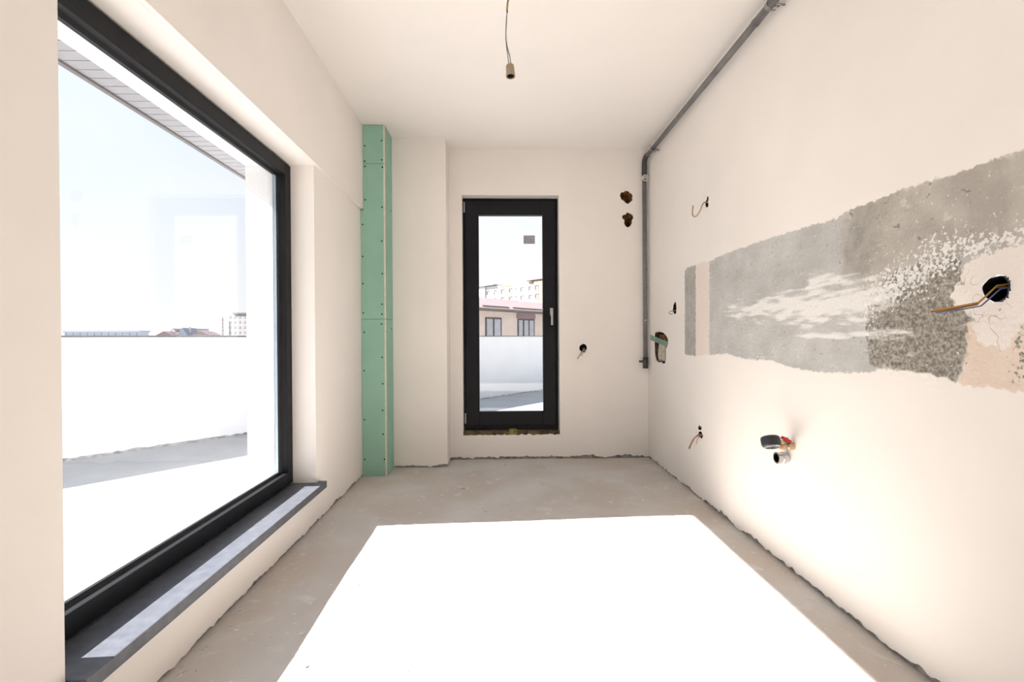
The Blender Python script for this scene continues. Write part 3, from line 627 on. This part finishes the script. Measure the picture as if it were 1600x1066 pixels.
# conduits and strap in the corner cavity
cc = thing('cavity_conduits', 'pale conduits behind a grey-green strap in the corner cavity', 'conduits', (1.31, 3.80, 0.84))
for y, r in ((3.880, 0.028), (3.800, 0.027)):
    put(tube('conduit', 'palepipe', spline([(1.322, y, 0.85), (1.318, y + 0.004, 0.92), (1.325, y - 0.004, 0.985), (1.345, y, 1.02)], 5), r, None, 14), cc)
put(tube('conduit', 'gauge', spline([(1.335, 3.725, 0.85), (1.332, 3.73, 0.93), (1.345, 3.725, 0.99)], 5), 0.022, None, 12), cc)
bm = bmesh.new(); R = []
for t_ in np.linspace(0, 1, 10):
    y = 4.06 + (3.672 - 4.06) * t_; z = 1.040 + (0.982 - 1.040) * t_; x = XR - 0.004 + 0.016 * t_
    R.append([bm.verts.new(q) for q in ((x, y, z - 0.022), (x, y, z + 0.022), (x + 0.004, y, z + 0.022), (x + 0.004, y, z - 0.022))])
for i in range(9):
    for k in range(4): bm.faces.new((R[i][k], R[i][(k + 1) % 4], R[i + 1][(k + 1) % 4], R[i + 1][k]))
bm.faces.new(R[0]); bm.faces.new(R[-1][::-1])
put(bm_link('strap', bm, 'strap'), cc)
bx_ = bmesh.new(); add_box(bx_, 1.318, 1.36, 3.665, 3.94, 1.015, 1.062, 0.006)
put(bm_link('brick_stub', bx_, 'clay'), cc)

# ------------------------------------------------------------------ water fittings on the right wall
vv = thing('water_valve', 'dark round knob and red-levered brass valve on the white wall', 'valve', (XR, 2.06, 0.58))
put(lathe('knob', 'gauge', [(-0.023, 0.0), (-0.023, 0.031), (-0.018, 0.0375), (-0.010, 0.039), (0.012, 0.039), (0.018, 0.037), (0.022, 0.031), (0.022, 0.0)], (1.168, 2.048, 0.589), (0.02, 0.42, 0.90)), vv)
put(lathe('knob_rim', 'chrome', [(-0.027, 0.026), (-0.027, 0.0345), (-0.022, 0.0345), (-0.022, 0.026), (-0.027, 0.026)], (1.168, 2.048, 0.589), (0.02, 0.42, 0.90)), vv)
put(tube('brass_stem', 'brass', [(1.196, 2.052, 0.590), (1.262, 2.085, 0.572)], 0.010, None, 12), vv)
put(lathe('valve_body', 'brass', [(0, 0.0), (0, 0.010), (0.005, 0.0135), (0.012, 0.0135), (0.016, 0.011), (0.026, 0.011), (0.030, 0.0155), (0.056, 0.0155), (0.056, 0.0)], (1.231, 2.078, 0.559), (1, 0, 0.02), None, 8), vv)
put(lathe('orange_cap', 'orange', [(-0.008, 0.0), (-0.008, 0.0085), (-0.005, 0.0105), (0.001, 0.0105), (0.001, 0.0)], (1.231, 2.078, 0.559), (1, 0, 0.02)), vv)
bm = bmesh.new(); add_box(bm, -0.026, 0.018, -0.009, 0.009, -0.007, 0.007, 0.004); bmesh.ops.rotate(bm, verts=bm.verts, matrix=Matrix.Rotation(0.50, 3, 'Y')); bmesh.ops.translate(bm, verts=bm.verts, vec=(1.256, 2.076, 0.588))
put(bm_link('red_lever', bm, 'red'), vv)
put(tube('lever_screw', 'steel', [(1.256, 2.076, 0.570), (1.256, 2.076, 0.600)], 0.005, None, 10), vv)
ff = thing('threaded_fitting', 'short chrome pipe fitting with dark open end below the valve', 'pipe fitting', (XR, 2.12, 0.500))
put(lathe('fitting_body', 'chrome', [(0.0, 0.020), (0.0, 0.0255), (0.014, 0.0255), (0.016, 0.0225), (0.021, 0.0225), (0.024, 0.0265), (0.038, 0.0265), (0.041, 0.020), (0.052, 0.020)], (1.234, 2.120, 0.500), (1, 0, 0.0), None, 24), ff)
put(lathe('bore', 'black', [(0.001, 0.0202), (0.035, 0.0202), (0.035, 0.0)], (1.234, 2.120, 0.500), (1, 0, 0)), ff)

# ------------------------------------------------------------------ crumbs of plaster on the floor and along the wall feet
bm = bmesh.new()
def chip(x, y, s):
    r = bmesh.ops.create_icosphere(bm, subdivisions=1, radius=s)
    for v in r['verts']:
        v.co *= 1 + random.uniform(-0.35, 0.35); v.co.z = max(v.co.z * 0.45, -s * 0.2); v.co += Vector((x, y, s * 0.18 + 0.004 * noise.noise(Vector((x * 1.6, y * 1.6, 2)))))
for i in range(150):
    chip(XR - 0.012 - abs(random.gauss(0, 0.02)), random.uniform(0.9, D - 0.1), random.uniform(0.0015, 0.006))
for i in range(120):
    chip(XL + 0.01 + abs(random.gauss(0, 0.025)), random.uniform(1.3, 3.6), random.uniform(0.0015, 0.006))
for i in range(90):
    chip(random.uniform(-0.4, XR - 0.05), D - 0.012 - abs(random.gauss(0, 0.02)), random.uniform(0.002, 0.007))
for i in range(150):
    chip(random.uniform(-0.95, 1.2), random.uniform(1.0, D - 0.2), random.uniform(0.001, 0.0045))
for x, y, s in ((-0.62, 1.55, 0.010), (-0.70, 1.72, 0.012), (-0.60, 2.05, 0.008), (0.05, 3.95, 0.012), (0.78, 4.02, 0.010), (-0.02, 2.45, 0.010), (-0.25, 3.35, 0.012), (0.3, 3.42, 0.008)):
    chip(x, y, s)
tag(bm_link('plaster_crumbs', bm, 'chip'), 'pale plaster crumbs scattered over the screed floor', 'crumbs', kind='stuff')

# ------------------------------------------------------------------ outside: terrace, parapet, eave
bm = bmesh.new(); add_box(bm, -30, -1.41, -14, 32, -0.12, 0.0); add_box(bm, -1.41, 22, D + 0.34, 32, -0.12, 0.0)
P0 = Vector((-3.77, 4.238, 0)); PU = Vector((4.635, 5.317, 0)).normalized(); PN = Vector((-PU.y, PU.x, 0))     # PN: away from the flat
bm.free()
def quadprism(name, m, pts, z0, z1, parent=None):
    bm = bmesh.new(); A = [bm.verts.new((p_[0], p_[1], z0)) for p_ in pts]; B = [bm.verts.new((p_[0], p_[1], z1)) for p_ in pts]; n = len(pts)
    for k in range(n): bm.faces.new((A[k], A[(k + 1) % n], B[(k + 1) % n], B[k]))
    bm.faces.new(A[::-1]); bm.faces.new(B); return bm_link(name, bm, m, parent)
pa = P0 - PU * 9 ; pb = P0 + PU * 17
tag(quadprism('floor_terrace', 'terrace', [pa, (-1.378, pa.y), (-1.378, D + 0.335), (12, D + 0.335), pb + Vector((6, 0, 0)), pb], -0.15, 0.0), 'pale concrete roof terrace outside the windows', 'terrace', kind='structure')
par = tag(quadprism('wall_parapet', 'outer', [pa, pb, pb + PN * 0.22, pa + PN * 0.22], -0.15, 1.068), 'white parapet wall running diagonally along the terrace', 'parapet', kind='structure')
quadprism('parapet_cap', 'fascia', [pa - PN * 0.015, pb - PN * 0.015, pb + PN * 0.235, pa + PN * 0.235], 1.066, 1.082, par)
bm = bmesh.new(); R = []
for i in range(421):
    q = P0 - PU * 4 + PU * (i * 15 / 420); a = noise.noise(Vector((i * 0.35, 1, 1))); b = noise.noise(Vector((i * 1.1, 4, 1)))
    h = 0.020 + 0.012 * a + 0.010 * b
    R.append([bm.verts.new(w) for w in (q - PN * (0.03 + 0.012 * b), q - PN * 0.004 + Vector((0, 0, max(h, 0.008))), q + PN * 0.02 + Vector((0, 0, max(h, 0.008))), q + PN * 0.02)])
for i in range(420):
    for k in range(4): bm.faces.new((R[i][k], R[i][(k + 1) % 4], R[i + 1][(k + 1) % 4], R[i + 1][k]))
bm_link('mortar_strip', bm, 'mortar', par)
eave = tag(box('roof_eave', 'outer', -1.69, -1.384, YB - 0.2, D + 0.3, 2.150, 2.26), 'roof eave with grey soffit tiles above the large window', 'eave', kind='structure')
tl = 0.0645; y = 0.45; base_me = None
while y < 3.75:
    if base_me is None:
        o = box('soffit_tile', 'soffit', -0.058, 0.058, 0.0, tl - 0.005, 0.0, 0.022, eave); base_me = o.data
    else:
        o = bpy.data.objects.new('soffit_tile', base_me); C.objects.link(o); o.parent = eave
    o.location = (-1.632, y, 2.128); y += tl
box('soffit_board', 'outer', -1.570, -1.387, YB - 0.2, D + 0.3, 2.135, 2.150, eave)
box('fascia_board', 'fascia', -1.712, -1.6905, YB - 0.2, D + 0.3, 2.118, 2.27, eave)

# ------------------------------------------------------------------ city beyond
tag(box('ground', 'ground', -700, 700, -200, 900, -9.5, -9.0), 'distant city ground beyond the parapet', 'ground', kind='structure')
def frame_of(P, u, n):
    u = Vector(u).normalized(); P = Vector(P)
    return lambda s, d, z: tuple(P + u * s + Vector(n) * d + Vector((0, 0, z)))
def fbox(name, m, F, s0, s1, d0, d1, z0, z1, parent):
    bm = bmesh.new(); v = [bm.verts.new(F(s, d, z)) for s in (s0, s1) for d in (d0, d1) for z in (z0, z1)]
    for f in [(0, 1, 3, 2), (4, 6, 7, 5), (0, 4, 5, 1), (2, 3, 7, 6), (0, 2, 6, 4), (1, 5, 7, 3)]: bm.faces.new([v[i] for i in f])
    o = bm_link(name, bm, m)
    if parent: put(o, parent) if parent.parent is None else setattr(o, 'parent', parent)
    return o
# neighbouring house (its wall runs parallel to the parapet)
hu = Vector((0.657, 0.754, 0)).normalized(); hn = Vector((-hu.y, hu.x, 0))
FH = frame_of((-0.9, 20, 0), hu, hn)
hs_ = thing('neighbour_house', 'pink-walled house with rosy tiled roof seen through the door', 'house', FH(2, 3, -9))
fbox('wall', 'housewall', FH, -6, 9, 0.0, 6.0, -9, 2.20, hs_)
# corrugated tile roof
bm = bmesh.new(); nr = 150; rows = 8; G = []
for i in range(nr * 2 + 1):
    s = -6.4 + 15.8 * i / (nr * 2); G.append([])
    for j in range(rows * 2 + 1):
        f = j / (rows * 2); dd = -0.40 + 3.6 * f; zz = 2.27 + 0.84 * f + (0.02 if i % 2 else 0.0) + (0.0 if j % 2 == 0 else 0.015)
        G[-1].append(bm.verts.new(FH(s, dd, zz)))
for i in range(nr * 2):
    for j in range(rows * 2): bm.faces.new((G[i][j], G[i + 1][j], G[i + 1][j + 1], G[i][j + 1]))
lo = bmesh.ops.extrude_face_region(bm, geom=list(bm.faces))
for v in [g for g in lo['geom'] if isinstance(g, bmesh.types.BMVert)]: v.co.z -= 0.05
rf = put(bm_link('roof', bm, 'roof'), hs_)
fbox('roof_rear', 'roof', FH, -6.4, 9.4, 3.2, 3.4, 2.2, 3.10, hs_)
fbox('eaves_board', 'eavewood', FH, -6.4, 9.4, -0.42, 0.02, 2.19, 2.235, hs_)
fbox('gutter', 'fascia', FH, -6.4, 9.4, -0.47, -0.40, 2.20, 2.275, hs_)
for s0, s1 in ((0.15, 1.85), (2.12, 4.3)):
    fbox('snow_guard', 'eavewood', FH, s0, s1, -0.20, -0.16, 2.36, 2.405, hs_)
for s0, s1, pn in ((0.50, 1.54, 2), (2.66, 3.94, 3)):
    w = fbox('window', 'darkframe', FH, s0, s1, -0.03, 0.05, 0.9, 1.92, hs_)
    for k in range(pn):
        a = s0 + 0.08 + (s1 - s0 - 0.08) * k / pn; b = s0 + (s1 - s0 - 0.0) * (k + 1) / pn - 0.08
        o = fbox('pane', 'winglass', FH, a, b, -0.036, -0.028, 0.96, 1.85, None); o.parent = w
fbox('lintel_panel', 'shutter', FH, 2.60, 3.99, -0.04, 0.05, 1.93, 2.16, hs_)
# apartment block (sunlit facade faces the sun)
K = 2.6; ZS = lambda z: 1.041 + (z - 1.041) * K
au = Vector((0.67, -0.74, 0)).normalized(); an = Vector((0.74, 0.67, 0)).normalized()
FA = frame_of((5.3 * K, 60 * K, 0), au, an)
ab = thing('apartment_block', 'white and peach apartment block with small windows beyond roof', 'building', FA(-10, 6, -9))
fbox('wall', 'aptwall', FA, -10.7 * K, -7.55 * K, 0.0, 14, -9, ZS(8.20), ab)
fbox('wall', 'aptpeach', FA, -7.55 * K, -5.1 * K, -0.02, 14, -9, ZS(8.13), ab)
fbox('wall', 'aptwall', FA, -5.1 * K, -0.95 * K, -0.01, 14, -9, ZS(8.12), ab)
fbox('wall', 'aptpeach', FA, -0.95 * K, 4 * K, -0.8, 14, -9, ZS(8.20), ab)
fbox('parapet_band', 'aptpeach', FA, -7.5 * K, -1.0 * K, -0.12, 0.2, ZS(7.93), ZS(8.13), ab)
for row, zc in ((0, 7.31), (1, 6.23), (2, 5.15), (3, 4.07)):
    for k, sc_ in enumerate((-10.0, -8.57, -7.04, -5.5, -4.5, -3.35, -1.87, -0.45, 1.0, 2.4)):
        wd = 0.22 if k in (4,) else 0.33; dd = -0.85 if sc_ > -0.95 else -0.04
        w = fbox('window', 'aptwin', FA, (sc_ - wd) * K, (sc_ + wd) * K, dd, dd + 0.3, ZS(zc - 0.30), ZS(zc + 0.28), ab)
        o = fbox('pane', 'winglass', FA, (sc_ - wd * 0.2) * K, (sc_ + wd * 0.85) * K, dd - 0.03, dd + 0.01, ZS(zc - 0.26), ZS(zc + 0.14), None); o.parent = w
        fbox('window_sill', 'aptwall', FA, (sc_ - wd * 1.1) * K, (sc_ + wd * 1.1) * K, dd - 0.12, dd + 0.05, ZS(zc - 0.34), ZS(zc - 0.30), ab)
fbox('roof_canopy', 'fascia', FA, -2.3 * K, 4 * K, -1.4, 6, ZS(8.27), ZS(8.38), ab)
fbox('canopy_wall', 'aptpeach', FA, -1.9 * K, 4 * K, 1.0, 5, ZS(8.1), ZS(8.28), ab)
fbox('roof_canopy', 'metalblue', FA, -12.2 * K, -8.3 * K, -1.5, 8, ZS(8.28), ZS(8.36), ab)
fbox('stair_tower', 'bluegrey', FA, -12.0 * K, -10.5 * K, -0.6, 10, -9, ZS(8.28), ab)
# skyline beyond the parapet, seen through the large window
FS = frame_of((0, 150, 0), (1, 0, 0), (0, 1, 0))
t = thing('long_shed', 'long low blue-grey shed on the skyline beyond the parapet', 'building', FS(-120, 5, -9))
fbox('wall', 'bluegrey', FS, -131.4, -109.2, 0, 4, -9, 3.4, t); fbox('roof', 'bluegrey', FS, -131.7, -108.9, -0.3, 4.3, 3.4, 3.9, t)
for k in range(11): fbox('cladding_rib', 'metalblue', FS, -131.0 + 2.1 * k, -130.8 + 2.1 * k, -0.08, 0.02, -9, 3.4, t)
def gable(nm, lb, s0, s1, ze, zr, wm, rm, y0=0):
    t = thing(nm, lb, 'house', FS((s0 + s1) / 2, 3, -9)); fbox('wall', wm, FS, s0, s1, y0, y0 + 6, -9, ze, t)
    bm = bmesh.new(); c = (s0 + s1) / 2
    A = [bm.verts.new(FS(*q)) for q in ((s0 - .3, y0 - .3, ze), (s1 + .3, y0 - .3, ze), (c, y0 - .3, zr), (s0 - .3, y0 + 6.3, ze), (s1 + .3, y0 + 6.3, ze), (c, y0 + 6.3, zr))]
    for f in ((0, 1, 2), (3, 5, 4), (0, 2, 5, 3), (1, 4, 5, 2), (0, 3, 4, 1)): bm.faces.new([A[i] for i in f])
    put(bm_link('roof', bm, rm), t); fbox('chimney', wm, FS, c + .5, c + .9, y0 + 2, y0 + 2.5, ze, zr + .3, t)
gable('skyline_house', 'small skyline house with a low rounded dull red roof', -103.9, -99.6, 2.35, 3.6, 'aptwall', 'redroof')
gable('skyline_house', 'small skyline house with a pointed blue slate roof', -98.6, -96.3, 2.4, 4.7, 'aptwall', 'metalblue', 2)
gable('skyline_house', 'small skyline house with red roof nearest the tall block', -94.0, -88.9, 2.4, 3.7, 'aptwall', 'redroof', 1)
t = thing('flat_house', 'flat-roofed pale house behind the red-roofed skyline house', 'house', FS(-101.5, 12, -9))
fbox('wall', 'aptwall', FS, -104.6, -98.4, 9, 16, -9, 4.3, t); fbox('roof', 'metalblue', FS, -105.0, -98.0, 8.6, 16.4, 4.3, 4.6, t)
for k in range(3): fbox('window', 'aptwin', FS, -104.0 + 1.9 * k, -103.1 + 1.9 * k, 8.95, 9.1, 3.2, 4.0, t)
t = thing('lattice_mast', 'thin rosy lattice mast standing left of the tall block', 'mast', FS(-86.5, 4, -9))
for q in (-0.35, 0.35): put(tube('mast_leg', 'redroof', [FS(-86.5 + q, 4, -9), FS(-86.5 + q * 0.4, 4, 8.0)], 0.09, None, 6), t)
for k in range(8): put(tube('mast_brace', 'redroof', [FS(-86.5 - 0.33 + 0.03 * k, 4, -1 + 1.1 * k), FS(-86.5 + 0.30 - 0.03 * k, 4, -0.2 + 1.1 * k)], 0.05, None, 5), t)
FT = frame_of((-77.8 - 0.95 * 8, 152 + 0.31 * 8, 0), (0.95, -0.31, 0), (0.31, 0.95, 0))
t = thing('tower_block', 'tall pale block with flat dark roof on the skyline', 'building', FT(5, 4, -9))
fbox('wall', 'tower', FT, 0.0, 8.0, 0, 8, -9, 9.0, t); fbox('roof', 'fascia', FT, 2.6, 8.3, -0.4, 8.4, 9.0, 9.4, t)
for r_ in range(5):
    for k in range(4): fbox('window', 'towerwin', FT, 0.8 + 1.9 * k, 1.6 + 1.9 * k, -0.05, 0.1, 1.2 + 1.6 * r_, 2.0 + 1.6 * r_, t)
